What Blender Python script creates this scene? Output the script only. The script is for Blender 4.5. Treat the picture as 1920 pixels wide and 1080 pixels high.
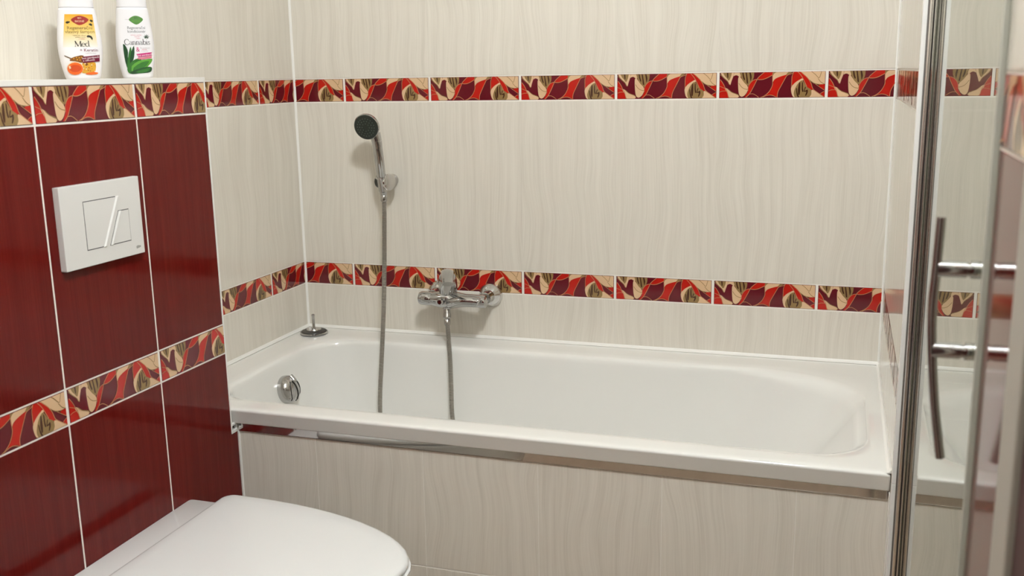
import bpy, bmesh, math, random
from mathutils import Matrix, Vector
random.seed(7)
S = bpy.context.scene
for o in list(bpy.data.objects):
    bpy.data.objects.remove(o, do_unlink=True)
COL = S.collection
Z0 = 1.21                     # height of the survey datum (lower edge of the upper border) above the floor

# ------------------------------------------------------------------ camera
cam = bpy.data.cameras.new('camera'); camo = bpy.data.objects.new('camera', cam); COL.objects.link(camo)
yaw, pitch, roll, fpx = 0.31875, -0.21129, -0.01754, 1879.15
fw = Vector((-math.sin(yaw)*math.cos(pitch), math.cos(yaw)*math.cos(pitch), math.sin(pitch)))
rt = Vector((math.cos(yaw), math.sin(yaw), 0)); up = rt.cross(fw)
r2 = rt*math.cos(roll)+up*math.sin(roll); u2 = -rt*math.sin(roll)+up*math.cos(roll)
M = Matrix((r2, u2, -fw)).transposed().to_4x4(); M.translation = Vector((1.45656, -2.51299, 0.06912+Z0))
camo.matrix_world = M
cam.sensor_width = 36; cam.lens = 36*fpx/1920
cam.clip_start = 0.02
cam.dof.use_dof = True; cam.dof.focus_distance = 2.35; cam.dof.aperture_fstop = 7.5
S.camera = camo

# ------------------------------------------------------------------ world, exposure
w = bpy.data.worlds.new('world'); S.world = w; w.use_nodes = True
w.node_tree.nodes['Background'].inputs[0].default_value = (1, 1, 1, 1)
w.node_tree.nodes['Background'].inputs[1].default_value = 0.05
S.view_settings.view_transform = 'Standard'
S.view_settings.look = 'None'
S.view_settings.gamma = 1
S.view_settings.use_curve_mapping = False
S.view_settings.exposure = 0.0
LAMP_XYZ = (1.32, -1.78)       # ceiling lamp
LAMP_STRENGTH = 640.0
CEIL = 1.44

# ------------------------------------------------------------------ materials
def mat(name, col, rough=.5, metal=0, spec=.5, coat=0, **kw):
    m = bpy.data.materials.new(name); m.use_nodes = True
    b = m.node_tree.nodes['Principled BSDF']
    b.inputs['Base Color'].default_value = (*col, 1)
    b.inputs['Roughness'].default_value = rough
    b.inputs['Metallic'].default_value = metal
    b.inputs['Specular IOR Level'].default_value = spec
    b.inputs['Coat Weight'].default_value = coat
    for k, v in kw.items():
        b.inputs[k].default_value = v
    m.diffuse_color = (*col, 1)
    return m

def grain_mat(name, light, dark, rough, fine, broad, warp, amt, coarse=1.0):
    """glazed tile with a printed vertical wood grain, in tile coordinates"""
    m = mat(name, light, rough); nt = m.node_tree; N = nt.nodes; L = nt.links
    b = N['Principled BSDF']
    tc = N.new('ShaderNodeTexCoord'); oi = N.new('ShaderNodeObjectInfo')
    sc = N.new('ShaderNodeVectorMath'); sc.operation = 'SCALE'; sc.inputs[0].default_value = (7.3, 3.1, 5.7)
    L.new(oi.outputs['Random'], sc.inputs['Scale'])
    ad = N.new('ShaderNodeVectorMath'); ad.operation = 'ADD'
    L.new(tc.outputs['Object'], ad.inputs[0]); L.new(sc.outputs[0], ad.inputs[1])
    # low frequency warp
    mp = N.new('ShaderNodeMapping'); mp.inputs['Scale'].default_value = (5*coarse, 5, 4.2*coarse); L.new(ad.outputs[0], mp.inputs[0])
    n1 = N.new('ShaderNodeTexNoise'); n1.inputs['Scale'].default_value = 1; n1.inputs['Detail'].default_value = 1.0
    L.new(mp.outputs[0], n1.inputs[0])
    sep = N.new('ShaderNodeSeparateXYZ'); L.new(ad.outputs[0], sep.inputs[0])
    mw = N.new('ShaderNodeMath'); mw.operation = 'MULTIPLY_ADD'; mw.inputs[1].default_value = warp
    L.new(n1.outputs[0], mw.inputs[0]); L.new(sep.outputs[0], mw.inputs[2])
    cmb = N.new('ShaderNodeCombineXYZ'); L.new(mw.outputs[0], cmb.inputs[0]); L.new(sep.outputs[2], cmb.inputs[2])
    outs = []
    for s, zs in ((fine, 5.0), (broad, 1.6)):
        mm = N.new('ShaderNodeMapping'); mm.inputs['Scale'].default_value = (s, 1, zs); L.new(cmb.outputs[0], mm.inputs[0])
        nn = N.new('ShaderNodeTexNoise'); nn.inputs['Scale'].default_value = 1; nn.inputs['Detail'].default_value = 2.0
        nn.inputs['Roughness'].default_value = .6
        L.new(mm.outputs[0], nn.inputs[0]); outs.append(nn.outputs[0])
    mx = N.new('ShaderNodeMath'); mx.operation = 'MULTIPLY'; L.new(outs[0], mx.inputs[0]); L.new(outs[1], mx.inputs[1])
    rp = N.new('ShaderNodeValToRGB'); rp.color_ramp.elements[0].position = .14; rp.color_ramp.elements[1].position = .40
    rp.color_ramp.elements[0].color = (*light, 1)
    rp.color_ramp.elements[1].color = (*[l*(1-amt)+d*amt for l, d in zip(light, dark)], 1)
    L.new(mx.outputs[0], rp.inputs[0]); L.new(rp.outputs[0], b.inputs['Base Color'])
    return m

CREAM = grain_mat('cream_wood_grain_tile', (.775, .73, .645), (.55, .50, .42), .13, 330, 55, .055, .42)
WINE = grain_mat('wine_red_tile', (.096, .004, .003), (.150, .013, .010), .09, 420, 60, .01, .5)
WINE.node_tree.nodes['Principled BSDF'].inputs['Specular IOR Level'].default_value = .20
GROUT = mat('white_grout', (.88, .83, .76), .8)
GROUT2 = mat('cream_grout', (.86, .82, .75), .8)
WHITE_PVC = mat('white_plastic_trim', (.83, .81, .77), .35)
SILICONE = mat('white_silicone', (.88, .86, .81), .45)
ENAMEL = mat('white_acrylic', (.84, .83, .79), .07, coat=.3)
CERAMIC = mat('white_ceramic', (.82, .82, .80), .06, coat=.3)
DUROPLAST = mat('white_duroplast', (.78, .78, .765), .22)
ABS = mat('white_abs', (.76, .75, .72), .3)
SEAM = mat('shadow_gap_dark', (.03, .03, .03), .8)
CHROME = mat('chrome', (.50, .50, .50), .06, 1)
CHROME_B = mat('bright_chrome', (.64, .635, .63), .05, 1)
CHROME_S = mat('satin_chrome', (.48, .47, .46), .18, 1)
STEEL = mat('hose_steel', (.34, .32, .29), .30, 1)
RUBBER = mat('black_rubber', (.02, .018, .016), .4)
BLACKP = mat('dark_green_black_plastic', (.016, .022, .017), .28)
NOZ = mat('grey_green_nozzles', (.10, .14, .11), .5)
PAINT = mat('ceiling_paint', (.82, .80, .76), .9)
FLOOR_T = grain_mat('floor_tile', (.42, .31, .22), (.26, .19, .13), .3, 200, 40, .05, .5)
BOTTLE = mat('white_bottle_plastic', (.84, .82, .84), .28)
DOOR_RED = mat('dark_red_door', (.045, .004, .004), .55)
CASING = mat('white_casing', (.42, .39, .34), .6)
SEAL = mat('grey_translucent_seal', (.46, .46, .40), .35)
glass = bpy.data.materials.new('shower_glass'); glass.use_nodes = True
nt = glass.node_tree; nt.nodes.clear()
go = nt.nodes.new('ShaderNodeOutputMaterial'); gg = nt.nodes.new('ShaderNodeBsdfGlass')
gg.inputs['Color'].default_value = (.96, .975, .955, 1); gg.inputs['IOR'].default_value = 1.5; gg.inputs['Roughness'].default_value = 0
nt.links.new(gg.outputs[0], go.inputs[0])
def emis(name, col, s):
    m = bpy.data.materials.new(name); m.use_nodes = True; n = m.node_tree; n.nodes.clear()
    o = n.nodes.new('ShaderNodeOutputMaterial'); e = n.nodes.new('ShaderNodeEmission')
    e.inputs[0].default_value = (*col, 1); e.inputs[1].default_value = s; n.links.new(e.outputs[0], o.inputs[0]); return m
# border print colours
B_MAROON = mat('border_maroon', (.115, .007, .013), .10)
B_RED = mat('border_red', (.46, .012, .006), .10)
B_BEIGE = mat('border_beige', (.70, .47, .28), .12)
B_OLIVE = mat('border_olive', (.27, .17, .065), .12)
B_DARK = mat('border_dark_brown', (.055, .018, .008), .12)
B_GOLD = mat('border_gold_line', (.50, .22, .10), .2)

# ------------------------------------------------------------------ helpers
def mesh_obj(name, verts, faces, mats, parent=None, midx=None, smooth=False, loc=None, rz=0):
    me = bpy.data.meshes.new(name); me.from_pydata([tuple(v) for v in verts], [], faces); me.update()
    for m in (mats if isinstance(mats, (list, tuple)) else [mats]):
        me.materials.append(m)
    if midx:
        for p, i in zip(me.polygons, midx): p.material_index = i
    if smooth:
        for p in me.polygons: p.use_smooth = True
    return link(name, me, parent, loc, rz)

def link(name, me, parent=None, loc=None, rz=0):
    o = bpy.data.objects.new(name, me); COL.objects.link(o)
    l = Vector(loc) if loc is not None else Vector((0, 0, 0))
    if parent is None: l = l + Vector((0, 0, Z0))
    o.location = l; o.rotation_euler = (0, 0, rz)
    if parent is not None: o.parent = parent
    return o

def thing(name, label, cat, loc, rz=0, group=None):
    o = link(name, None, None, loc, rz); o.empty_display_size = .05
    o['label'] = label; o['category'] = cat
    if group: o['group'] = group
    return o

def struct(o, label=None, cat=None):
    o['kind'] = 'structure'
    if label: o['label'] = label
    if cat: o['category'] = cat
    return o

def box_vf(a, b, off=0):
    x0, y0, z0 = a; x1, y1, z1 = b
    v = [(x0, y0, z0), (x1, y0, z0), (x1, y1, z0), (x0, y1, z0), (x0, y0, z1), (x1, y0, z1), (x1, y1, z1), (x0, y1, z1)]
    f = [(0, 3, 2, 1), (4, 5, 6, 7), (0, 1, 5, 4), (1, 2, 6, 5), (2, 3, 7, 6), (3, 0, 4, 7)]
    return v, [tuple(i+off for i in q) for q in f]

def boxes(name, lst, m, parent=None, loc=None, rz=0, bevel=0, seg=2):
    bm = bmesh.new()
    for a, b in lst:
        v, f = box_vf(a, b); vs = [bm.verts.new(p) for p in v]
        for q in f: bm.faces.new([vs[i] for i in q])
    if bevel:
        bmesh.ops.bevel(bm, geom=list(bm.edges), offset=bevel, segments=seg, affect='EDGES', profile=.5)
    me = bpy.data.meshes.new(name); bm.to_mesh(me); bm.free(); me.materials.append(m)
    if bevel:
        for p in me.polygons: p.use_smooth = False
    return link(name, me, parent, loc, rz)

def lathe_vf(prof, n=40, mtx=None, cap=True):
    v, f = [], []
    for r, h in prof:
        for i in range(n):
            a = 2*math.pi*i/n; v.append(Vector((r*math.cos(a), r*math.sin(a), h)))
    k = len(prof)
    for j in range(k-1):
        for i in range(n):
            i2 = (i+1) % n; f.append((j*n+i, j*n+i2, (j+1)*n+i2, (j+1)*n+i))
    if cap:
        f.append(tuple(range(n-1, -1, -1))); f.append(tuple((k-1)*n+i for i in range(n)))
    if mtx: v = [mtx @ p for p in v]
    return v, f

def lathe(name, prof, m, parent=None, loc=None, axis=None, n=40, pos=(0, 0, 0)):
    mt = Matrix.Translation(pos)
    if axis is not None: mt = mt @ Vector((0, 0, 1)).rotation_difference(Vector(axis)).to_matrix().to_4x4()
    v, f = lathe_vf(prof, n, mt)
    o = mesh_obj(name, v, f, m, parent, smooth=True, loc=loc)
    sharp(o); return o

def sharp(o, ang=35):
    """mark hard edges so that smooth shading keeps them"""
    me = o.data; bm = bmesh.new(); bm.from_mesh(me)
    bmesh.ops.recalc_face_normals(bm, faces=bm.faces[:])
    for e in bm.edges:
        if len(e.link_faces) == 2 and e.calc_face_angle(0) > math.radians(ang): e.smooth = False
    bm.to_mesh(me); bm.free()

def catmull(pts, n=6, closed=False):
    P = [Vector(p) for p in pts]; out = []; k = len(P)
    rng = range(k) if closed else range(k-1)
    for i in rng:
        if closed: p0, p1, p2, p3 = P[(i-1) % k], P[i], P[(i+1) % k], P[(i+2) % k]
        else: p0, p1, p2, p3 = P[max(i-1, 0)], P[i], P[i+1], P[min(i+2, k-1)]
        for j in range(n):
            t = j/n
            out.append(.5*((2*p1)+(p2-p0)*t+(2*p0-5*p1+4*p2-p3)*t*t+(3*p1-p0-3*p2+p3)*t**3))
    if not closed: out.append(P[-1])
    return out

def tube_vf(path, rad, n=12, cap=True, flat=(1, 1), up=None):
    path = [Vector(p) for p in path]; k = len(path)
    if not callable(rad):
        if isinstance(rad, (list, tuple)): rr = rad
        else: rr = [rad]*k
    else: rr = [rad(i/(k-1)) for i in range(k)]
    v, f = [], []
    t0 = (path[1]-path[0]).normalized()
    ref = Vector(up) if up is not None else (Vector((0, 0, 1)) if abs(t0.z) < .9 else Vector((1, 0, 0)))
    nrm = (ref - t0*ref.dot(t0)).normalized()
    for i, p in enumerate(path):
        t = (path[min(i+1, k-1)]-path[max(i-1, 0)]).normalized()
        nrm = (nrm - t*nrm.dot(t)).normalized(); bn = t.cross(nrm)
        for j in range(n):
            a = 2*math.pi*j/n
            v.append(p + nrm*math.cos(a)*rr[i]*flat[0] + bn*math.sin(a)*rr[i]*flat[1])
    for i in range(k-1):
        for j in range(n):
            j2 = (j+1) % n; f.append((i*n+j, i*n+j2, (i+1)*n+j2, (i+1)*n+j))
    if cap:
        f.append(tuple(range(n-1, -1, -1))); f.append(tuple((k-1)*n+j for j in range(n)))
    return v, f

def tube(name, path, rad, m, parent=None, n=12, flat=(1, 1), up=None, loc=None):
    v, f = tube_vf(path, rad, n, True, flat, up)
    o = mesh_obj(name, v, f, m, parent, smooth=True, loc=loc); sharp(o, 50); return o

# ------------------------------------------------------------------ tiles
P = 0.252
BW, BH = 0.2455, 0.0606
_tile = {}
def tile_mesh(wd, ht, m, bev=.0009, th=.006):
    if m.name.startswith('cream'): bev = .0003
    key = (round(wd, 4), round(ht, 4), m.name)
    if key in _tile: return _tile[key]
    b = bev
    v = [(0, th, 0), (wd, th, 0), (wd, th, ht), (0, th, ht),
         (0, b*.4, 0), (wd, b*.4, 0), (wd, b*.4, ht), (0, b*.4, ht),
         (b, 0, b), (wd-b, 0, b), (wd-b, 0, ht-b), (b, 0, ht-b)]
    f = [(8, 9, 10, 11)]
    for i in range(4):
        j = (i+1) % 4
        f.append((4+i, 4+j, 8+j, 8+i)); f.append((i, j, 4+j, 4+i))
    f.append((3, 2, 1, 0))
    me = bpy.data.meshes.new('tile'); me.from_pydata(v, [], f); me.update(); me.materials.append(m)
    _tile[key] = me; return me

# border print, traced in units of the tile (u 0..1782 to the right, v 0..430 downwards)
def q(*c): return [((c[i]-80), (c[i+1]-120)) for i in range(0, len(c), 2)]
SHAPES = [
 (B_RED, q(80,245, 112,250, 150,320, 185,385, 215,440, 235,500, 248,552, 80,552)),
 (B_BEIGE, q(175,380, 230,395, 300,450, 370,485, 420,505, 415,535, 390,552, 258,552, 225,470)),
 (B_BEIGE, q(95,120, 330,120, 318,180, 290,260, 268,330, 247,300, 225,262, 170,215, 120,165)),
 (B_OLIVE, q(140,120, 290,120, 280,180, 245,255, 205,215, 165,170)),
 (B_DARK, q(205,120, 228,120, 232,190, 222,215, 210,180)),
 (B_BEIGE, q(322,180, 335,120, 445,120, 440,200, 415,190, 380,168, 345,170)),
 (B_OLIVE, q(425,120, 672,120, 668,200, 640,270, 600,320, 555,345, 500,290, 455,210)),
 (B_DARK, q(470,120, 490,120, 505,190, 520,240, 505,250, 480,190)),
 (B_DARK, q(525,120, 545,120, 560,200, 575,300, 552,300, 538,200)),
 (B_DARK, q(590,120, 612,120, 632,200, 615,270, 602,200)),
 (B_BEIGE, q(403,220, 425,190, 450,215, 505,290, 560,345, 575,400, 555,460, 520,505, 480,528, 445,518, 420,470, 405,350)),
 (B_RED, q(840,120, 985,120, 978,175, 890,222, 810,246, 735,236, 785,168)),
 (B_RED, q(728,238, 660,255, 605,310, 578,370, 578,430, 540,505, 520,540, 560,530, 612,478, 660,380, 712,270)),
 (B_BEIGE, q(985,120, 1315,120, 1265,158, 1180,188, 1080,212, 1020,245, 990,285, 982,200)),
 (B_OLIVE, q(985,120, 1055,120, 1010,150, 985,185)),
 (B_OLIVE, q(1250,120, 1318,120, 1265,160, 1205,180)),
 (B_RED, q(1232,172, 1150,188, 1060,222, 1005,270, 992,350, 940,445, 870,512, 950,506, 1030,515, 1072,540, 1083,455, 1140,340, 1195,235)),
 (B_RED, q(1340,120, 1440,120, 1500,165, 1560,220, 1620,305, 1660,400, 1648,428, 1560,370, 1490,245, 1400,290, 1332,352, 1308,340, 1312,240)),
 (B_BEIGE, q(1305,375, 1370,300, 1440,255, 1482,236, 1495,265, 1430,305, 1378,385, 1356,470, 1375,552, 1335,530, 1308,460)),
 (B_OLIVE, q(1420,310, 1480,268, 1530,330, 1570,380, 1640,430, 1642,500, 1605,552, 1370,552, 1348,480, 1372,390)),
 (B_DARK, q(1432,310, 1450,305, 1455,400, 1448,500, 1425,500, 1415,420)),
 (B_DARK, q(1480,300, 1495,310, 1500,400, 1510,450, 1490,455, 1478,400)),
 (B_DARK, q(1530,380, 1545,385, 1530,440, 1575,420, 1580,470, 1555,520, 1540,515, 1555,455, 1515,455)),
 (B_DARK, q(1385,400, 1400,400, 1412,470, 1440,545, 1420,552, 1395,490)),
 (B_BEIGE, q(1440,120, 1862,120, 1862,330, 1780,336, 1680,318, 1600,262, 1520,185)),
 (B_RED, q(1758,348, 1862,335, 1862,435, 1810,405)),
 (B_RED, q(1795,478, 1862,455, 1862,545, 1805,505)),
 (B_BEIGE, q(1642,428, 1690,440, 1760,488, 1862,552, 1605,552, 1640,500)),
]
LINES = [
 (B_GOLD, 9, q(95,235, 150,310, 185,380, 215,430, 248,552)),
 (B_GOLD, 7, q(80,345, 130,365, 180,385)), (B_GOLD, 7, q(80,450, 140,430, 210,430)),
 (B_OLIVE, 9, q(90,150, 160,215, 225,270, 250,315, 272,330)),
 (B_OLIVE, 8, q(415,300, 460,360, 510,395, 570,408)),
 (B_OLIVE, 9, q(230,395, 300,452, 400,490, 430,530)),
 (B_GOLD, 9, q(850,120, 785,172, 730,235, 800,246, 880,226, 985,172)),
 (B_GOLD, 9, q(728,238, 690,320, 650,400, 605,480, 545,540)),
 (B_GOLD, 8, q(728,238, 660,255, 605,310, 578,370, 575,430)),
 (B_GOLD, 9, q(985,180, 988,280, 985,350, 935,448, 860,515, 790,545)),
 (B_GOLD, 9, q(1340,120, 1310,150, 1230,180, 1195,235, 1140,340, 1085,455, 1075,545)),
 (B_GOLD, 8, q(1340,120, 1312,190, 1308,260, 1308,370)),
 (B_GOLD, 9, q(1400,120, 1470,200, 1530,310, 1560,370)),
 (B_GOLD, 9, q(1445,120, 1560,220, 1625,310, 1665,410, 1740,470, 1862,552)),
 (B_GOLD, 8, q(605,485, 660,482, 710,505, 765,545)),
 (B_GOLD, 8, q(830,540, 900,512, 980,508, 1060,540)),
 (B_OLIVE, 8, q(1625,120, 1690,170, 1755,230, 1780,175, 1795,120)),
 (B_OLIVE, 8, q(1740,240, 1790,300, 1850,335)),
 (B_OLIVE, 9, q(1600,262, 1680,318, 1780,338)),
 (B_GOLD, 7, q(1700,330, 1790,392, 1862,440)), (B_GOLD, 7, q(1785,490, 1830,462, 1862,452)),
]
MATS_B = [B_MAROON, B_RED, B_BEIGE, B_OLIVE, B_DARK, B_GOLD]
def border_base():
    """one whole border tile: glazed body plus the printed leaves, each colour a flat patch of its own"""
    verts, faces, mi = [], [], []
    th, b = .007, .0009
    base = tile_mesh(BW, BH, B_MAROON, b, th)
    for vv in base.vertices: verts.append(tuple(vv.co))
    for p in base.polygons: faces.append(tuple(p.vertices)); mi.append(0)
    def uv(p): return (min(max(p[0]/1782, .004), .996)*BW, (1-min(max(p[1]/431, .014), .986))*BH)
    k = 0
    for m, pts in SHAPES:
        k += 1; y = -.00002*k
        sm = []
        n = len(pts)
        for i in range(n):                     # round the outline where it does not run along the tile edge
            p0, p1, p2, p3 = [Vector(pts[(i+j-1) % n]) for j in range(4)]
            edge = lambda a: a.y <= 2 or a.y >= 428 or a.x <= 2 or a.x >= 1780
            sm.append(p1)
            if not (edge(p1) and edge(p2)):
                if edge(p1): p0 = p1
                if edge(p2): p3 = p2
                for t in (.33, .66):
                    sm.append(.5*((2*p1)+(p2-p0)*t+(2*p0-5*p1+4*p2-p3)*t*t+(3*p1-p0-3*p2+p3)*t**3))
        o = len(verts)
        for p in sm:
            x, z = uv(p); verts.append((x, y, z))
        ar = sum(sm[i].x*sm[(i+1) % len(sm)].y-sm[(i+1) % len(sm)].x*sm[i].y for i in range(len(sm)))
        idx = list(range(o, o+len(sm)))
        if ar > 0: idx.reverse()
        faces.append(tuple(idx)); mi.append(MATS_B.index(m))
    for m, wd, pts in LINES:
        k += 1; y = -.00002*k
        c = catmull(pts, 4); o = len(verts)
        for i, p in enumerate(c):
            t = (c[min(i+1, len(c)-1)]-c[max(i-1, 0)]); t = t.normalized() if t.length else Vector((1, 0))
            nn = Vector((-t.y, t.x))*wd*.55
            for s in (1, -1):
                x, z = uv(p+nn*s); verts.append((x, y, z))
        for i in range(len(c)-1):
            a = o+2*i; faces.append((a, a+1, a+3, a+2)); mi.append(MATS_B.index(m))
    me = bpy.data.meshes.new('border_tile'); me.from_pydata(verts, [], faces); me.update()
    for m in MATS_B: me.materials.append(m)
    for p, i in zip(me.polygons, mi): p.material_index = i
    bm = bmesh.new(); bm.from_mesh(me)
    bmesh.ops.triangulate(bm, faces=[f for f in bm.faces if len(f.verts) > 4])
    for f in bm.faces:                          # every printed patch looks out of the wall
        if all(abs(v.co.y) < .0016 and v.co.y < -1e-6 for v in f.verts):
            f.normal_update()
            if f.normal.y > 0: f.normal_flip()
    bm.to_mesh(me); bm.free()
    return me
BORDER = border_base()
_cut = {}
def border_mesh(a, b):
    if a <= .0005 and b >= BW-.0005: return BORDER
    key = (round(a, 3), round(b, 3))
    if key in _cut: return _cut[key]
    bm = bmesh.new(); bm.from_mesh(BORDER)
    if a > .0005:
        bmesh.ops.bisect_plane(bm, geom=bm.verts[:]+bm.edges[:]+bm.faces[:], plane_co=(a, 0, 0), plane_no=(1, 0, 0), clear_inner=True)
    if b < BW-.0005:
        bmesh.ops.bisect_plane(bm, geom=bm.verts[:]+bm.edges[:]+bm.faces[:], plane_co=(b, 0, 0), plane_no=(1, 0, 0), clear_outer=True)
    me = bpy.data.meshes.new('border_tile'); bm.to_mesh(me); bm.free()
    for m in MATS_B: me.materials.append(m)
    _cut[key] = me; return me

# rows of the tiling, measured from the lower edge of the upper border
Hh, Bb = 0.4519, 0.0616
R0 = (-1.21, -Hh-Bb-.4535); R1 = (-Hh-Bb-.4505, -Hh-Bb-.0030); BL = (-Hh-Bb+.0005, 0); R2 = (-Hh+.0028, -.0030)
BU = (.0005, 0); R3 = (Bb+.0028, .5095); R4 = (.5125, .9605); R5 = (.9635, 1.4115); R6 = (1.4145, 1.438)
def tiling(wall, place, rz, s_joint, s0, s1, rows, gap=.0030, skip=None):
    """place(s, z) -> world position; s runs to the right when one faces the wall"""
    k0 = math.floor((s0-s_joint)/P); k1 = math.ceil((s1-s_joint)/P)
    for (z0, z1, kind) in rows:
        for k in range(k0, k1):
            js = s_joint+k*P
            g = gap if kind != 'border' else P-BW
            a, b = js+g/2, js+P-g/2
            ca, cb = max(a, s0+.0012), min(b, s1-.0012)
            if cb-ca < .006: continue
            if skip and skip((ca+cb)/2, (z0+z1)/2, kind): continue
            if kind == 'border':
                me = border_mesh(ca-a, cb-a); o = link('border_tile', me, wall, place(a, z0), rz)
            else:
                me = tile_mesh(cb-ca, z1-z0, kind); o = link('tile', me, wall, place(ca, z0), rz)
def rows_of(*spec):
    out = []
    for r, kind in spec:
        out.append((r[0], r[1], kind))
    return out
ALLC = rows_of((R1, CREAM), (BL, 'border'), (R2, CREAM), (BU, 'border'), (R3, CREAM), (R4, CREAM), (R5, CREAM))
RC = .0007          # how far the grout lies behind the tile faces
FLR, XR, YF = -1.21, 1.5683, -3.05

# ------------------------------------------------------------------ the room
fl = boxes('floor', [((-.1, YF-.1, FLR-.1), (2.5, .1, FLR))], FLOOR_T); struct(fl)
ce = boxes('ceiling', [((-.1, YF-.1, CEIL), (2.5, .1, CEIL+.1))], PAINT); struct(ce)
wb = boxes('wall_back', [((-.1, RC, FLR), (XR+.1, .1, CEIL))], GROUT2); struct(wb)
tiling(wb, lambda s, z: (s, 0, z), 0, 0.15448, 0, XR, ALLC, gap=.0002)
wl = boxes('wall_left', [((-.1, YF, FLR), (-RC, RC, CEIL))], GROUT2); struct(wl)
tiling(wl, lambda s, z: (0, s, z), math.pi/2, -.18162, -.7105, 0, ALLC[:4], gap=.0002)
tiling(wl, lambda s, z: (0, s, z), math.pi/2, -.18162, YF, 0, ALLC[4:], gap=.0002)
wf = boxes('wall_front', [((-.1, YF-.1, FLR), (.62, YF, CEIL)), ((1.52, YF-.1, FLR), (2.5, YF, CEIL)), ((.62, YF-.1, .80), (1.52, YF, CEIL))], CREAM); struct(wf)
boxes('wainscot', [((.2, YF, FLR), (.56, YF+.006, .06)), ((1.58, YF, FLR), (1.63, YF+.006, .06))], WINE, wf)  # unseen red wainscot and doorway, put in to weaken bounce from the front
HALL = mat('dark_unseen_hall', (.10, .075, .06), .7)
wh = boxes('wall_unseen_hall', [((.3, -4.3, FLR), (1.9, -4.2, CEIL)), ((.3, -4.2, FLR), (.4, YF-.1, CEIL)), ((1.8, -4.2, FLR), (1.9, YF-.1, CEIL)), ((.3, -4.2, CEIL-.05), (1.9, YF-.1, CEIL)), ((.3, -4.3, FLR-.1), (1.9, YF-.1, FLR))], HALL); struct(wh)  # unseen hall, added dark to deepen chrome reflections and cut front bounce

# boxed-in cistern: wine red tiles, white edge profiles
D, YB, YS = .20513, -.7113, -.690
bx = boxes('wall_left_boxing', [((-RC, YF, FLR), (D-RC, YB, .0605)), ((-RC, YB, FLR), (D-RC, YS, -.694))], GROUT); struct(bx)
REDR = rows_of((R0, WINE), (R1, WINE), (BL, 'border'), (R2, WINE), (BU, 'border'))
tiling(bx, lambda s, z: (D, s, z), math.pi/2, -.93282, -2.42, YB-.0035, REDR[2:], gap=.0040)
tiling(bx, lambda s, z: (D, s, z), math.pi/2, -.93282, -2.42, YB-.0035, [(R1[0], R1[1], WINE), (R0[0], R0[1], WINE)], gap=.0040,
       skip=lambda s, z, k: s > -.9)
# the last red column runs on below the tub rim up to the tub front
wA, wB, hA, hB = YB-.004+.93282-.002, YS-.003+.93282-.002, -.6955-R1[0], R1[1]-R1[0]
Lp = [(0, 0), (wB, 0), (wB, hA), (wA, hA), (wA, hB), (0, hB)]
mesh_obj('tile', [(x, .0, z) for x, z in Lp]+[(x, .006, z) for x, z in Lp], [tuple(range(6)), tuple(range(11, 5, -1))]+[(i, i+6, (i+1) % 6+6, (i+1) % 6) for i in range(6)],
         WINE, bx, loc=(D, -.93282+.002, R1[0]), rz=math.pi/2)
link('tile', tile_mesh(YS-.003+.93282-.002, R0[1]-R0[0], WINE), bx, (D, -.93282+.002, R0[0]), math.pi/2)
boxes('ledge_tile', [((-.001, YF, .0600), (D-.004, YB-.001, .0705))], CREAM, bx)
t1 = boxes('trim_1', [((D-.006, YF, .0619), (D+.0003, YB+.001, .0716))], WHITE_PVC, bevel=.0004); struct(t1)
t2 = boxes('trim_2', [((D-.007, YB-.0042, -.694), (D+.0005, YB+.0008, .0714)),
                      ((D-.007, YB-.0040, -.7005), (D+.0012, YS+.004, -.6935)),
                      ((D-.007, YB, -.6835), (D+.0010, YS-.002, -.6790)),
                      ((D-.007, YS-.0045, -.6935), (D+.0010, YS, -.6790))], WHITE_PVC, bevel=.0008); struct(t2)

# tub front
ws = boxes('wall_tub_front', [((D-.01, YS+RC, FLR), (XR+.002, YS+.006, -.6785))], GROUT2); struct(ws)
tiling(ws, lambda s, z: (s, YS, z), 0, .399, D+.004, XR, [(R0[0], R0[1]-.001, CREAM), (R1[0], -.7005, CREAM)], gap=.0016)
t3 = boxes('trim_3', [((D+.004, YS-.0035, -.6995), (XR-.003, YS+.004, -.6805))], CHROME_B, bevel=.0012); struct(t3)
t9 = boxes('trim_4', [((D, YS-.003, FLR), (D+.0045, YS+.004, -.701))], SILICONE, bevel=.001); struct(t9)

# right end of the tub, shower niche, wall beside the door
YE = -.752
wr = boxes('wall_right', [((XR+RC, YE, FLR), (2.5, RC, CEIL))], GROUT2); struct(wr)
tiling(wr, lambda s, z: (XR, -s, z), -math.pi/2, .1, 0, -YE-.006, ALLC, gap=.0002)
for z0, z1 in ((R0[0], R0[1]), R1, (BL[0], BL[0]+BH), R2, (BU[0], BU[0]+BH), R3, R4, R5):      # niche side, cream tiles
    for x0, x1 in ((1.612, 1.84), (1.843, 2.092), (2.095, 2.35)):
        link('tile', tile_mesh(x1-x0, z1-z0, CREAM), wr, (x0, YE-.002, z0), 0)
t4 = boxes('trim_5', [((XR-.0015, YE-.004, -.6425), (XR+.009, YE+.006, CEIL-.002)), ((XR-.0015, YS-.02, FLR), (XR+.009, YS-.004, -.682)),
                      ((XR-.0015, YE-.004, FLR), (XR+.009, YE+.006, -.6425))], WHITE_PVC, bevel=.0015); struct(t4)
XW = 1.586
w2 = boxes('wall_shower_back', [((2.38, YF, FLR), (2.5, YE, CEIL))], CREAM); struct(w2)
w3 = boxes('wall_door_side', [((XW+RC, -1.702, FLR), (2.38, -1.5535, CEIL)), ((XW+.03, YF, FLR), (2.38, -1.702, CEIL))], GROUT); struct(w3)
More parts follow.
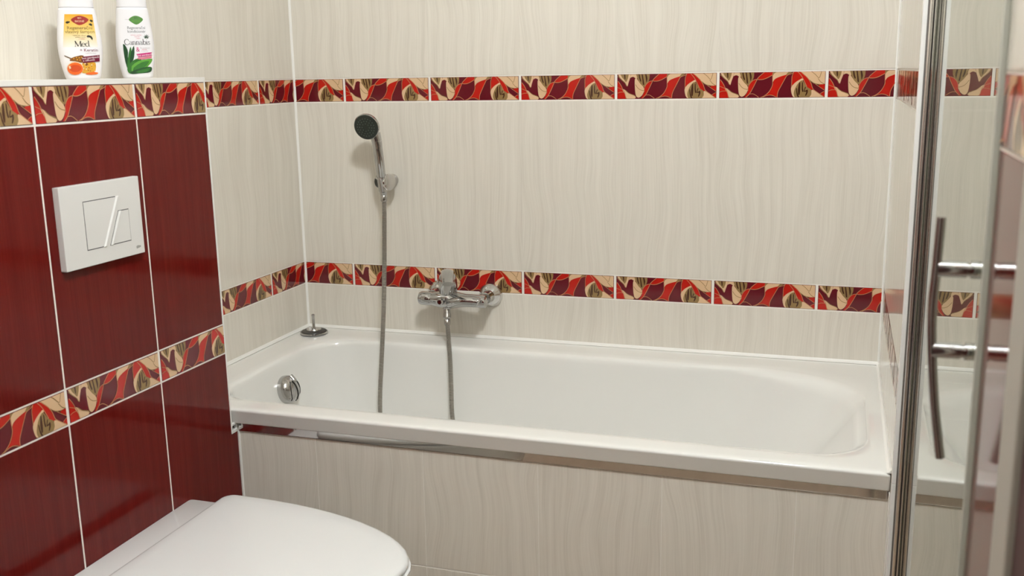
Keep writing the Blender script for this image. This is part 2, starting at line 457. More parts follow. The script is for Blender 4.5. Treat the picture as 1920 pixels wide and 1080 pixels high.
tiling(w3, lambda s, z: (XW, -s, z), -math.pi/2, 1.702-P, 1.554, 1.701,
       rows_of((R0, WINE), (R1, WINE), (BL, 'border'), (R2, WINE), (BU, 'border'), (R3, CREAM), (R4, CREAM), (R5, CREAM)), gap=.003,
       skip=lambda s, z, k: k == 'border' and z < -.3)
link('tile', tile_mesh(.1425, .0595, WINE), w3, (XW, -1.5560, BL[0]), -math.pi/2)
dr = link('door_1', None, None, (XW+.03, -1.766, FLR)); struct(dr, 'dark red door leaf in a pale casing beside the shower', 'door')
boxes('casing', [((-.033, 0, 0), (0, .062, 2.06))], CASING, dr, bevel=.002)
boxes('door_leaf', [((-.028, -.84, .006), (-.002, -.002, 2.03))], DOOR_RED, dr, bevel=.002)

# silicone beads round the tub
def bead(name, p0, p1, ea, eb, wd=.0055):
    """triangular fillet along p0-p1 filling the corner between directions ea and eb"""
    p0, p1, ea, eb = Vector(p0), Vector(p1), Vector(ea)*wd, Vector(eb)*wd
    v = []
    for p in (p0, p1): v += [p, p+ea, p+ea*.35+eb*.35, p+eb]
    f = [(0, 1, 2, 3), (7, 6, 5, 4)]+[(i, i+4, (i+1) % 4+4, (i+1) % 4) for i in range(4)]
    o = mesh_obj(name, v, f, SILICONE); sharp(o, 10); struct(o)
ZR = -.6424
bead('trim_6', (.002, 0, ZR), (XR-.002, 0, ZR), (0, -1, 0), (0, 0, 1), .007)
bead('trim_7', (0, YB+.003, ZR), (0, -.002, ZR), (1, 0, 0), (0, 0, 1), .007)
bead('trim_8', (XR, YB+.003, ZR), (XR, -.002, ZR), (-1, 0, 0), (0, 0, 1), .007)
bead('trim_9', (0, 0, ZR), (0, 0, CEIL-.003), (1, 0, 0), (0, -1, 0), .0050)
bead('trim_10', (XR, 0, ZR), (XR, 0, CEIL-.003), (-1, 0, 0), (0, -1, 0), .0050)

# ------------------------------------------------------------------ bathtub
def rrect(x0, x1, y0, y1, radii, n=14):
    """rounded rectangle, counter-clockwise from the right front corner; radii: (rf, rb, lb, lf) as (rx, ry)"""
    pts = []
    cs = [(x1, y0, -90, radii[0], (-1, 1)), (x1, y1, 0, radii[1], (-1, -1)), (x0, y1, 90, radii[2], (1, -1)), (x0, y0, 180, radii[3], (1, 1))]
    for cx, cy, a0, (rx, ry), (sx, sy) in cs:
        ox, oy = cx+sx*rx, cy+sy*ry
        for i in range(n):
            a = math.radians(a0+90*i/(n-1)); pts.append((ox+rx*math.cos(a), oy+ry*math.sin(a)))
    return pts
tub = thing('bathtub', 'white rectangular built-in bathtub along the back wall', 'bathtub', (XR/2, -.355, FLR))
bz = ZR-FLR
def sub(pts, z): return [(x-XR/2, y+.355, bz+z) for x, y in pts]
TX0, TX1, TY0, TY1 = .003, XR-.0004, -.7095, -.003
def sq(off, r): return rrect(TX0+off, TX1-off, TY0+off, TY1-off, [(r, r)]*4)
def lip(off, r): return rrect(TX0, TX1, TY0+off, TY1, [(r, r)]*4)
def inner(t):
    """t 0 at the rim edge, 1 at the bottom"""
    L = lambda a, b: a+(b-a)*t
    return rrect(L(.105, .225), 1.530-.33*max(t, 0)**.78, L(-.640, -.575), L(-.112, -.20),
                 [(L(.13, .15), L(.12, .13)), (L(.30, .16), L(.20, .13)), (L(.11, .10), L(.11, .10)), (L(.11, .10), L(.11, .10))])
def mixr(a, b, t): return [(p[0]+(q_[0]-p[0])*t, p[1]+(q_[1]-p[1])*t) for p, q_ in zip(a, b)]
e0 = sq(.012, .012); i0 = inner(0)
rings = [sub(lip(.016, .004), -.0366), sub(lip(.0096, .004), -.0370), sub(lip(.0084, .004), -.0362), sub(lip(.0080, .004), -.0345), sub(lip(.0012, .005), -.0075), sub(sq(.0004, .006), -.0048),
         sub(sq(.0018, .007), -.0022), sub(sq(.0045, .008), -.0005), sub(sq(.0065, .009), 0), sub(sq(.018, .012), .0002),
         sub(mixr(sq(.018, .012), i0, .6), -.0001), sub(mixr(sq(.018, .012), i0, .86), -.0006), sub(mixr(sq(.018, .012), i0, .96), -.0030),
         sub(i0, -.009), sub(inner(.018), -.018), sub(inner(.035), -.032), sub(inner(.07), -.060),
         sub(inner(.18), -.12), sub(inner(.34), -.19), sub(inner(.52), -.26), sub(inner(.68), -.315), sub(inner(.80), -.350), sub(inner(.90), -.373),
         sub(inner(1.0), -.388), sub(inner(1.12), -.396), sub(inner(1.3), -.400), sub(inner(1.55), -.402)]
nr = len(rings[0]); v = [p for r in rings for p in r]; f = []
for j in range(len(rings)-1):
    for i in range(nr):
        i2 = (i+1) % nr; f.append((j*nr+i, j*nr+i2, (j+1)*nr+i2, (j+1)*nr+i))
f.append(tuple((len(rings)-1)*nr+i for i in range(nr)))
mesh_obj('tub_shell', v, f, ENAMEL, tub, smooth=True)
lathe('drain', [(.036, 0), (.036, .003), (.030, .005), (.022, .003), (.020, .001)], CHROME, tub, pos=(.34-XR/2, -.385+.355, bz-.3995))
# overflow cover on the sloping end wall
ax = Vector((1, 0, .26)).normalized()
oc = lathe('overflow_cover', [(.0365, -.012), (.0365, .004), (.0350, .012), (.030, .0205), (.020, .0265), (.010, .0290), (.002, .0295)], CHROME_S, tub, axis=ax, pos=(.122-XR/2, -.342+.355, bz-.078))
uu = Vector((-.26, 0, 1)).normalized(); pc = Vector((.122-XR/2, -.342+.355, bz-.078))
DOME = [(.0, .0295), (.010, .0290), (.020, .0265), (.030, .0205), (.0350, .012), (.0365, .004)]
def dome_h(r):
    for (r0, h0), (r1, h1) in zip(DOME, DOME[1:]):
        if r <= r1: return h0+(h1-h0)*(r-r0)/(r1-r0)
    return 0
for curve, wd, rm in (([(-.017, -.028), (-.021, -.010), (-.019, .008), (-.012, .020)], .0013, RUBBER), ([(.004, -.034), (.004, -.016), (.001, .004), (-.005, .020)], .0017, RUBBER),
                      ([(.022, -.026), (.023, -.008), (.018, .010), (.011, .022)], .0013, RUBBER), ([(.004, .014), (.005, .022), (.005, .030)], .0075, CHROME)):
    pth = [pc+ax*(dome_h(math.hypot(y_, z_))+(.0004 if rm is RUBBER else -.001))+uu*z_+Vector((0, y_, 0)) for y_, z_ in [tuple(c) for c in catmull(curve, 6)]]
    tube('groove' if rm is RUBBER else 'grip', pth, wd, rm, oc, n=8)

# waste plug lying upside down on the rim corner
pl = thing('bath_plug', 'black rubber and chrome plug with upright pin on the tub rim', 'plug', (.062, -.080, ZR+.0005))
lathe('rubber_flange', [(.026, 0), (.0345, .003), (.0365, .006), (.0345, .009), (.024, .011)], RUBBER, pl)
lathe('metal_cup', [(.0375, .002), (.039, .004), (.0385, .0062), (.036, .0068)], CHROME, pl)
lathe('washer', [(.020, .0105), (.0205, .0125), (.019, .0150), (.006, .0160)], CHROME_B, pl)
lathe('pin', [(.0048, .015), (.0046, .020), (.0040, .021), (.0040, .050), (.0046, .051), (.0046, .056), (.002, .057)], CHROME_S, pl, n=20)

# ------------------------------------------------------------------ mixer
mx = thing('bath_mixer', 'chrome single-lever bath mixer on the back wall above the tub', 'mixer tap', (.4917, 0, -.520))
MB = -.068
for sx in (-.075, .075):
    u_ = lathe('wall_rosette', [(.0335, 0), (.0335, .003), (.031, .009), (.024, .017), (.018, .022), (.0165, .034), (.0165, .050)], CHROME_B, mx, axis=(0, -1, 0), pos=(sx, -.0005, 0))
prof = [(.010, -.108), (.0155, -.106), (.0180, -.101), (.0185, -.094), (.0185, -.072), (.0178, -.070), (.0178, -.068), (.0200, -.062), (.0235, -.040), (.0250, -.025), (.0235, -.008),
        (.0195, .012), (.0175, .030), (.0170, .060), (.0180, .075), (.0165, .084), (.008, .088)]
lathe('body', prof, CHROME, mx, axis=(1, 0, 0), pos=(0, MB, -.004))
lathe('cartridge_dome', [(.0235, -.010), (.0250, .008), (.0255, .022), (.0250, .038), (.0230, .048), (.018, .055), (.009, .059), (.002, .060)], CHROME, mx, axis=(.02, -.12, 1), pos=(-.024, MB+.004, .012))
lv = tube('lever', catmull([(-.024, MB+.006, .068), (-.018, MB-.014, .074), (-.008, MB-.038, .074), (.002, MB-.064, .068), (.012, MB-.088, .058)], 5),
          lambda t: .0185-.0040*t, CHROME, mx, n=16, flat=(.50, 1.0), up=(0, 0, 1))
# spout turned along the wall
sp = tube('spout', catmull([(-.010, MB-.022, -.010), (.006, MB-.030, -.003), (.026, MB-.034, .002), (.056, MB-.034, .003), (.072, MB-.034, .002), (.078, MB-.034, .0)], 5),
          [.013]*8+[.0125]*10+[.0122]*5+[.011, .0095, .005], CHROME, mx, n=18)
lathe('diverter_knob', [(.0075, 0), (.0075, .010), (.009, .012), (.009, .022), (.006, .025)], CHROME, mx, axis=(0, -1, .1), pos=(-.030, MB-.022, -.004), n=20)
lathe('hose_outlet', [(.0115, 0), (.0115, .010), (.0095, .012), (.0095, .022), (.0105, .023), (.0105, .034), (.008, .037)], CHROME_S, mx, axis=(.16, -.42, -1), pos=(-.026, MB-.004, -.019), n=24)

# ------------------------------------------------------------------ hand shower, holder and hose
ho = thing('shower_holder', 'round chrome wall bracket with black clamp holding the hand shower', 'wall bracket', (.2885, 0, -.212))
lathe('wall_mount', [(.017, 0), (.017, .012), (.012, .022), (.012, .040)], CHROME_S, ho, axis=(0, -1, 0), pos=(.0, -.0005, 0), n=32)
bax = Vector((.90, -.43, .0)).normalized(); bc = Vector((.003, -.050, 0))
lathe('end_disc', [(.0205, 0), (.0225, .0015), (.0225, .0060), (.0205, .0085), (.008, .0100), (.002, .0102)], CHROME_B, ho, axis=bax, pos=bc+bax*.0080, n=40)
lathe('clamp', [(.0140, -.030), (.0185, -.027), (.0195, -.012), (.0195, .002), (.012, .004), (.012, .010)], BLACKP, ho, axis=bax, pos=bc, n=40)
cl_ax = Vector((-.02, -.20, 1)).normalized(); cp = Vector((-.003, -.061, -.006))
lathe('clamp_ring', [(.0122, .0185), (.0165, .0190), (.0165, .0215), (.0122, .0220)], CHROME_B, ho, axis=cl_ax, pos=cp, n=32)
lathe('clamp_socket', [(.0100, -.020), (.0118, -.018), (.0126, .018), (.0120, .0185)], CHROME_S, ho, axis=cl_ax, pos=cp, n=32)

hs = thing('hand_shower', 'chrome hand shower with round black spray face above the tub', 'hand shower', (.2855, -.061, -.246))
hp = catmull([(0, .007, -.006), (.000, .002, .018), (.001, -.006, .050), (.002, -.014, .082), (.002, -.020, .115), (.001, -.024, .142), (-.003, -.027, .166)], 8)
tube('handle', hp, [.0078+.0004*min(i, 8) if i < 10 else .0112+.0016*math.sin((i-10)/38*3.1) + (.004*max(0, (i-36)/12)) for i in range(len(hp))], CHROME, hs, n=20)
fa = Vector((.06, -1.0, -.27)).normalized()            # the way the spray face looks
hc = Vector((-.0155, -.047, .184))
hd = lathe('head', [(.010, -.030), (.018, -.027), (.026, -.020), (.0325, -.010), (.0350, -.002), (.0350, .0015), (.0335, .0035)], CHROME, hs, axis=fa, pos=hc, n=48)
lathe('spray_face', [(.0330, .001), (.0328, .0042), (.030, .0056), (.012, .0068), (.002, .007)], BLACKP, hd, axis=fa, pos=hc, n=48)
mt = Matrix.Translation(hc) @ Vector((0, 0, 1)).rotation_difference(fa).to_matrix().to_4x4()
nv, nf = [], []
for rr, cnt in ((.010, 8), (.017, 14), (.0235, 20)):
    for i in range(cnt):
        a = 2*math.pi*i/cnt
        v_, f_ = lathe_vf([(.0011, .004), (.0010, .0078), (.0006, .0080)], 6, mt @ Matrix.Translation((rr*math.cos(a), rr*math.sin(a), 0)))
        nf += [tuple(k+len(nv) for k in q_) for q_ in f_]; nv += v_
no = mesh_obj('nozzles', nv, nf, NOZ, hd); no['kind'] = 'stuff'
lathe('brand_ring', [(.0128, 0), (.0136, .001), (.0136, .003), (.0128, .004)], CHROME_B, hs, axis=(-.05, -.15, 1), pos=(.001, -.0243, .144), n=28)

he = thing('shower_hose', 'ribbed metal shower hose hanging into the tub from holder and mixer', 'hose', (.40, -.2, ZR-.40))
hb = Vector((.40, -.2, ZR-.40))
path = [(.2855, -.053, -.250), (.2875, -.060, -.290), (.2950, -.083, -.36), (.3000, -.100, -.42), (.3025, -.120, -.53), (.3030, -.136, -.61), (.3045, -.158, -.70), (.3085, -.182, -.78), (.318, -.205, -.86),
        (.336, -.235, -.95), (.365, -.27, -1.005), (.42, -.31, -1.028), (.50, -.335, -1.031), (.57, -.32, -1.028), (.592, -.285, -1.005), (.575, -.245, -.95), (.545, -.212, -.88), (.5195, -.190, -.815),
        (.5080, -.164, -.74), (.4990, -.143, -.680), (.4880, -.121, -.630), (.4785, -.102, -.596), (.4725, -.0895, -.576)]
cv = catmull([Vector(p)-hb for p in path], 40)
L_ = [0]
for a, b in zip(cv, cv[1:]): L_.append(L_[-1]+(b-a).length)
step, pts, i = .0021, [], 0
s = 0
while s < L_[-1]:
    while L_[i+1] < s: i += 1
    t = (s-L_[i])/(L_[i+1]-L_[i]); pts.append(cv[i].lerp(cv[i+1], t)); s += step
vv, ff = tube_vf(pts, [.0067 if k % 2 else .0053 for k in range(len(pts))], 10)
mesh_obj('spiral_tube', vv, ff, STEEL, he, smooth=False)
lathe('nut', [(.0078, 0), (.0088, .002), (.0088, .016), (.0066, .020)], CHROME_S, he, axis=(.05, -.2, -1), pos=Vector((.2855, -.0545, -.246))-hb, n=20)
lathe('nut', [(.0078, 0), (.0086, .002), (.0086, .014), (.0066, .018)], CHROME_S, he, axis=(.22, -.5, -1), pos=Vector((.4712, -.0866, -.5735))-hb, n=20)

# ------------------------------------------------------------------ flush plate
FPW, FPH, FPT = .2035, .1435, .0125
fp = thing('flush_plate', 'white rectangular dual flush plate on the wine red tiles', 'flush plate', (D, -1.1633, -.2490), math.pi/2)
def plate_uv(u, v_): return (u*FPW, (1-v_)*FPH)
boxes('plate', [((0, -FPT, 0), (FPW, .0005, FPH))], ABS, fp, bevel=.0012)
def prism(name, uvs, y0, y1, m, parent, taper=0):
    pts = [plate_uv(*p) for p in uvs]; n = len(pts)
    cx = sum(p[0] for p in pts)/n; cz = sum(p[1] for p in pts)/n
    v = [(x, y0, z) for x, z in pts]+[(cx+(x-cx)*(1-taper), y1, cz+(z-cz)*(1-taper)) for x, z in pts]
    f = [tuple(range(n)), tuple(range(2*n-1, n-1, -1))]+[(i, n+i, n+(i+1) % n, (i+1) % n) for i in range(n)]
    o = mesh_obj(name, v, f, m, parent); sharp(o); return o
big = [(.267, .215), (.690, .215), (.485, .795), (.267, .795)]
sml = [(.690, .400), (.822, .400), (.822, .795), (.555, .795)]
grow = lambda p, k: [(sum(a[0] for a in p)/4+(u-sum(a[0] for a in p)/4)*(1+k), sum(a[1] for a in p)/4+(v_-sum(a[1] for a in p)/4)*(1+k)) for u, v_ in p]
prism('seam', grow(big, .030), -FPT+.0005, -FPT-.0001, SEAM, fp)
prism('seam', grow(sml, .048), -FPT+.0005, -FPT-.0001, SEAM, fp)
prism('button', big, -FPT+.0004, -FPT-.0006, ABS, fp, .004)
prism('button', sml, -FPT+.0004, -FPT-.0006, ABS, fp, .006)
def ridge(p, q_, wd, h):
    """raised slanting bar between the two buttons"""
    (x0, z0), (x1, z1) = plate_uv(*p), plate_uv(*q_)
    y0, y1 = -FPT+.0003, -FPT-h
    v = [(x0-wd, y0, z0), (x0-.1*wd, y1, z0-.0012), (x0+.5*wd, y1, z0-.0012), (x0+wd, y0, z0), (x1-wd, y0, z1), (x1-.1*wd, y1*.99, z1+.0012), (x1+.5*wd, y1*.99, z1+.0012), (x1+wd, y0, z1)]
    o = mesh_obj('divider', v, [(0, 1, 5, 4), (1, 2, 6, 5), (2, 3, 7, 6), (0, 3, 2, 1), (4, 5, 6, 7)], ABS, fp); sharp(o, 20)
ridge((.690, .205), (.480, .805), .0042, .0030)
ridge((.712, .395), (.572, .805), .0036, .0024)
prism('logo', [(.885, .895), (.905, .885), (.948, .895), (.948, .915), (.89, .928)], -FPT+.0003, -FPT-.00012, mat('grey_logo_print', (.36, .35, .33), .5), fp)

# ------------------------------------------------------------------ toilet
TC = -1.0665
to = thing('toilet', 'white wall-hung toilet with closed lid below the flush plate', 'toilet', (D+.0005, TC, -1.12))
tz = 1.12
def dshape(xb, xs, xt, hw, rc, n=2.0, m=26):
    """outline seen from above in wall coordinates: flat back, straight sides, elliptical front"""
    pts = []
    for i in range(m+1):                                   # front, from +y side to -y side
        a = math.pi/2 - math.pi*i/m
        c, s = math.cos(a), math.sin(a)
        pts.append((xs+(xt-xs)*abs(c)**(2/n), hw*math.copysign(abs(s)**(2/n), s)))
    for cy, a0 in ((-hw+rc, -90), (hw-rc, 180)):
        for i in range(6):
            a = math.radians(a0-90*i/5) if a0 == -90 else math.radians(a0-90*i/5)
            pts.append((xb+rc+rc*math.cos(a), cy+rc*math.sin(a)))
    return pts
def loft(name, rings, m, parent, capb=True):
    n = len(rings[0]); v = [p for r in rings for p in r]; f = []
    for j in range(len(rings)-1):
        for i in range(n):
            i2 = (i+1) % n; f.append((j*n+i, j*n+i2, (j+1)*n+i2, (j+1)*n+i))
    f.append(tuple((len(rings)-1)*n+i for i in range(n)))
    if capb: f.append(tuple(range(n-1, -1, -1)))
    o = mesh_obj(name, v, f, m, parent, smooth=True); sharp(o, 40); return o
def lay(x0, xs, xt, hw, rc, z, n=2.0): return [(x-D, y, z+tz) for x, y in dshape(x0, xs, xt, hw, rc, n)]
loft('bowl', [lay(D, .34, .55, .095, .03, -1.11), lay(D, .35, .58, .115, .03, -1.09), lay(D, .35, .64, .130, .03, -1.02), lay(D, .35, .70, .150, .02, -.93),
              lay(D, .35, .745, .175, .015, -.87), lay(D, .35, .762, .187, .012, -.83), lay(D, .35, .768, .1905, .010, -.800), lay(D, .35, .768, .1905, .008, -.788),
              lay(D, .35, .766, .1895, .008, -.7848), lay(D+.002, .35, .763, .1870, .008, -.7836)], CERAMIC, to)
XB = .292
loft('seat', [lay(XB+.006, .36, .772, .189, .02, -.7833), lay(XB+.004, .355, .778, .195, .02, -.7815), lay(XB+.004, .355, .778, .195, .02, -.7770), lay(XB+.006, .355, .775, .192, .02, -.7752)], DUROPLAST, to)
loft('lid', [lay(XB+.004, .355, .768, .188, .022, -.7742), lay(XB+.001, .352, .7735, .1935, .022, -.7722), lay(XB, .35, .7745, .1945, .022, -.7690), lay(XB+.0008, .35, .7735, .1938, .022, -.7655),
             lay(XB+.004, .35, .769, .190, .022, -.7622), lay(XB+.010, .352, .760, .184, .022, -.7604), lay(XB+.03, .36, .72, .16, .022, -.7590), lay(XB+.08, .40, .64, .11, .02, -.7583)], DUROPLAST, to)
for s_ in (-.075, .075):
    lathe('hinge', [(.011, 0), (.011, .006), (.009, .007)], CERAMIC, to, pos=(.105, s_, tz-.7838), n=24)
# ------------------------------------------------------------------ bottles
PROF = [(0, .0285, .60), (.0015, .0308, .60), (.006, .0322, .60), (.020, .0352, .60), (.035, .0378, .59), (.050, .0394, .58), (.062, .0399, .57), (.075, .0394, .56), (.090, .0380, .56), (.105, .0362, .57), (.120, .0345, .58), (.130, .0332, .59), (.1338, .0322, .60), (.1350, .0300, .61)]
def prof_at(z):
    for (z0, a0, r0), (z1, a1, r1) in zip(PROF, PROF[1:]):
        if z <= z1:
            t = max(0, (z-z0)/(z1-z0)); return a0+(a1-a0)*t, (a0*r0)*(1-t)+(a1*r1)*t
    return PROF[-1][1], PROF[-1][1]*PROF[-1][2]
EXP = 2.5
def front(x, z):
    a, b = prof_at(z); t = min(abs(x)/a, .985)
    return -b*(1-t**EXP)**(1/EXP)
def sell(a, b, z, n=48):
    out = []
    for i in range(n):
        th = 2*math.pi*i/n; c, s = math.cos(th), math.sin(th)
        out.append((a*math.copysign(abs(c)**(2/EXP), c), b*math.copysign(abs(s)**(2/EXP), s), z))
    return out
def text2d(txt, size, italic=0, sx=1.0):
    cu = bpy.data.curves.new('txt', 'FONT'); cu.body = txt; cu.size = size; cu.align_x = 'CENTER'; cu.resolution_u = 2; cu.shear = italic
    ob = bpy.data.objects.new('txt', cu); COL.objects.link(ob); bpy.context.view_layer.update()
    dg = bpy.context.evaluated_depsgraph_get(); me = ob.evaluated_get(dg).to_mesh()
    v = [(p.co.x*sx, p.co.y) for p in me.vertices]; f = [tuple(p.vertices) for p in me.polygons]
    ob.evaluated_get(dg).to_mesh_clear(); bpy.data.objects.remove(ob, do_unlink=True); bpy.data.curves.remove(cu)
    return v, f
# serif letters as strokes of varying width (em units)
def arc(cx, cy, rx, ry, a0, a1, n=14): return [(cx+rx*math.cos(math.radians(a0+(a1-a0)*i/n)), cy+ry*math.sin(math.radians(a0+(a1-a0)*i/n))) for i in range(n+1)]
GL = {
 'M': (.86, [([(.08, 0), (.12, .70)], .035), ([(.10, .70), (.42, .03)], .095), ([(.42, .03), (.72, .70)], .035), ([(.72, .70), (.75, 0)], .095), ([(.0, .012), (.18, .012)], .025), ([(.64, .012), (.86, .012)], .025), ([(.02, .69), (.14, .69)], .025), ([(.70, .69), (.83, .69)], .025)]),
 'e': (.44, [(arc(.22, .23, .19, .22, 0, 310), .06), ([(.04, .27), (.40, .27)], .028)]),
 'd': (.52, [(arc(.22, .23, .19, .22, 60, 300), .065), ([(.42, .74), (.42, .02)], .075), ([(.32, .73), (.42, .73)], .022), ([(.42, .015), (.52, .02)], .025)]),
 'C': (.72, [(arc(.38, .35, .34, .36, 50, 305, 20), .075), ([(.60, .62), (.63, .46)], .03), ([(.57, .05), (.66, .18)], .03)]),
 'a': (.44, [(arc(.19, .31, .14, .14, 160, 0), .045), ([(.335, .32), (.335, .05), (.43, .02)], .065), (arc(.19, .13, .15, .12, 60, 330), .05)]),
 'n': (.54, [([(.11, .44), (.11, 0)], .07), (arc(.27, .30, .15, .15, 170, 0), .045), ([(.42, .32), (.42, 0)], .07), ([(.02, .012), (.2, .012)], .022), ([(.33, .012), (.52, .012)], .022), ([(.03, .43), (.11, .43)], .022)]),
 'b': (.52, [([(.11, .74), (.11, .02)], .07), (arc(.28, .23, .19, .22, 130, -150), .06), ([(.02, .73), (.11, .73)], .022)]),
 'i': (.26, [([(.13, .44), (.13, 0)], .07), ([(.13, .60), (.13, .66)], .075), ([(.03, .012), (.24, .012)], .022), ([(.05, .43), (.13, .43)], .022)]),
 's': (.38, [([(.32, .36), (.26, .44), (.14, .43), (.08, .35), (.14, .27), (.25, .20), (.31, .12), (.24, .02), (.12, .01), (.05, .10)], .05)]),
}
def serif(txt, size):
    v, f = [], []; x = 0
    for ch in txt:
        wd, strokes = GL[ch]
        for pts, sw in strokes:
            o = len(v); pv = [Vector(p) for p in pts]
            for i, p in enumerate(pv):
                t = (pv[min(i+1, len(pv)-1)]-pv[max(i-1, 0)]).normalized(); n = Vector((-t.y, t.x))
                k = 1.3*sw*(.45+.55*abs(t.y))/2 if len(pv) > 3 else 1.3*sw/2
                for s in (1, -1): v.append(((p.x+n.x*k*s+x)*size, (p.y+n.y*k*s)*size))
            for i in range(len(pv)-1):
                a = o+2*i; f.append((a, a+1, a+3, a+2))
        x += wd*.96
    return v, f, x*size
LBL = {k: mat('print_'+k, c, .35) for k, c in dict(
    ink=(.02, .018, .014), brown=(.16, .07, .015), maroon=(.14, .006, .03), leafred=(.28, .015, .012), white=(.85, .83, .82), pink=(.62, .18, .24), magenta=(.50, .02, .16),
    grey=(.12, .12, .12), paleg=(.45, .42, .42), orange=(.75, .22, .015), honey=(.52, .055, .006), comb=(.62, .33, .03), combd=(.20, .07, .01), amber=(.72, .12, .01), cream=(.80, .62, .40),
    green=(.030, .14, .022), dgreen=(.010, .055, .016), lgreen=(.10, .30, .04), logog=(.07, .20, .035), rededge=(.55, .10, .03), stick=(.10, .055, .02)).items()}
def yellow_mat(z0, z1):
    m = mat('print_yellow_fade', (.8, .5, .08), .35); n = m.node_tree; N = n.nodes
    tc = N.new('ShaderNodeTexCoord'); sp_ = N.new('ShaderNodeSeparateXYZ'); n.links.new(tc.outputs['Object'], sp_.inputs[0])
    mr = N.new('ShaderNodeMapRange'); mr.inputs[1].default_value = z0; mr.inputs[2].default_value = z1; n.links.new(sp_.outputs[2], mr.inputs[0])
    rp = N.new('ShaderNodeValToRGB'); rp.color_ramp.elements[0].color = (.83, .80, .74, 1); rp.color_ramp.elements[1].color = (.72, .36, .02, 1)
    e = rp.color_ramp.elements.new(.5); e.color = (.76, .56, .16, 1)
    n.links.new(mr.outputs[0], rp.inputs[0]); n.links.new(rp.outputs[0], N['Principled BSDF'].inputs['Base Color']); return m
LBL['yellow'] = yellow_mat(.060, .122)
class Label:
    """flat print laid on the bottle front; input in label coordinates (x to the right, z up, metres)"""
    def __init__(s): s.v, s.f, s.m, s.mats, s.k = [], [], [], [], 0
    def add(s, v2, f2, key):
        s.k += 1; off = .00010+.000025*s.k
        m = LBL[key]
        if m not in s.mats: s.mats.append(m)
        def emit(a, b, c, dep):
            e = [((a[0]-b[0])**2+(a[1]-b[1])**2, 0), ((b[0]-c[0])**2+(b[1]-c[1])**2, 1), ((c[0]-a[0])**2+(c[1]-a[1])**2, 2)]
            l, i = max(e)
            if l > .0030**2 and dep < 10:
                t = (a, b, c); p, q_, r = t[i], t[(i+1) % 3], t[(i+2) % 3]
                mid = ((p[0]+q_[0])/2, (p[1]+q_[1])/2)
                emit(p, mid, r, dep+1); emit(mid, q_, r, dep+1); return
            o = len(s.v)
            for x, z in (a, b, c): s.v.append((x, front(x, z)-off, z))
            s.f.append((o, o+1, o+2)); s.m.append(s.mats.index(m))
        for q_ in f2:
            for i in range(1, len(q_)-1): emit(v2[q_[0]], v2[q_[i]], v2[q_[i+1]], 0)
    def grid(s, inside, x0, x1, z0, z1, key, nx=14, nz=16):
        """patch with curved sides: inside(t) gives the x range at height t"""
        v, f = [], []
        for j in range(nz+1):
            t = j/nz; a, b = inside(t)
            for i in range(nx+1): v.append((a+(b-a)*i/nx, z0+(z1-z0)*t))
        for j in range(nz):
            for i in range(nx): k = j*(nx+1)+i; f.append((k, k+1, k+nx+2, k+nx+1))
        s.add(v, f, key)
    def poly(s, pts, key, smooth=0):
        p = catmull(pts, smooth, True) if smooth else [Vector(a) for a in pts]
        c = Vector((sum(a[0] for a in p)/len(p), sum(a[1] for a in p)/len(p)))
        v = [tuple(c)]+[tuple(a) for a in p]; n = len(p)
        s.add(v, [(0, 1+i, 1+(i+1) % n) for i in range(n)], key)
    def text(s, txt, x, z, size, key, sx=1.0, rot=0):
        v, f = text2d(txt, size, 0, sx); c, r = math.cos(rot), math.sin(rot)
        s.add([(x+a*c-b*r, z+a*r+b*c) for a, b in v], f, key)
    def serif(s, txt, x, z, size, key):
        v, f, wd = serif(txt, size); s.add([(x+a-wd/2, z+b) for a, b in v], f, key)
    def build(s, parent):
        o = mesh_obj('front_label', s.v, s.f, s.mats, parent, s.m)
        bm = bmesh.new(); bm.from_mesh(o.data)
        for f_ in bm.faces:
            f_.normal_update()
            if f_.normal.y > 0: f_.normal_flip()
        bm.to_mesh(o.data); bm.free(); return o
def bottle(name, label, loc, rz):
    t = thing(name, label, 'bottle', loc, rz)
    rings = []
    for z, a, r in PROF: rings.append(sell(a, a*r, z))
    n = 48; v = [p for r in rings for p in r]; f = []
    for j in range(len(rings)-1):
        for i in range(n): i2 = (i+1) % n; f.append((j*n+i, j*n+i2, (j+1)*n+i2, (j+1)*n+i))
    f.append(tuple(range(n-1, -1, -1))); f.append(tuple((len(rings)-1)*n+i for i in range(n)))
    o = mesh_obj('bottle_body', v, f, BOTTLE, t, smooth=True); sharp(o, 50)
    rings = [sell(a, a*.62, z) for z, a in ((.1352, .0296), (.1354, .0312), (.150, .0308), (.172, .0296), (.180, .0280), (.184, .0255), (.1855, .021))]
    v = [p for r in rings for p in r]; f = []
    for j in range(len(rings)-1):
        for i in range(n): i2 = (i+1) % n; f.append((j*n+i, j*n+i2, (j+1)*n+i2, (j+1)*n+i))
    f.append(tuple(range(n-1, -1, -1))); f.append(tuple((len(rings)-1)*n+i for i in range(n)))
    o = mesh_obj('cap', v, f, BOTTLE, t, smooth=True); sharp(o, 50)
    return t
def conv(cx0, base):
    """enlarged-view coordinates (7.2 per pixel) to label metres"""
    def g(x, y):
        px, py = x/7.2, y/7.2
        return ((px-(cx0-(base-py)*.075))*.00098, (base-py)*.00100)
    return g
ZL = .0712
b1 = bottle('shampoo_bottle', 'white shampoo bottle with yellow honey label on the ledge', (.1035, -.9435, ZL), math.radians(41)); b1.scale = (.965, .965, .953)
b2 = bottle('conditioner_bottle', 'white conditioner bottle with green cannabis leaf label on the ledge', (.1025, -.7865, ZL), math.radians(41)); b2.scale = (.90, .95, 1.02)
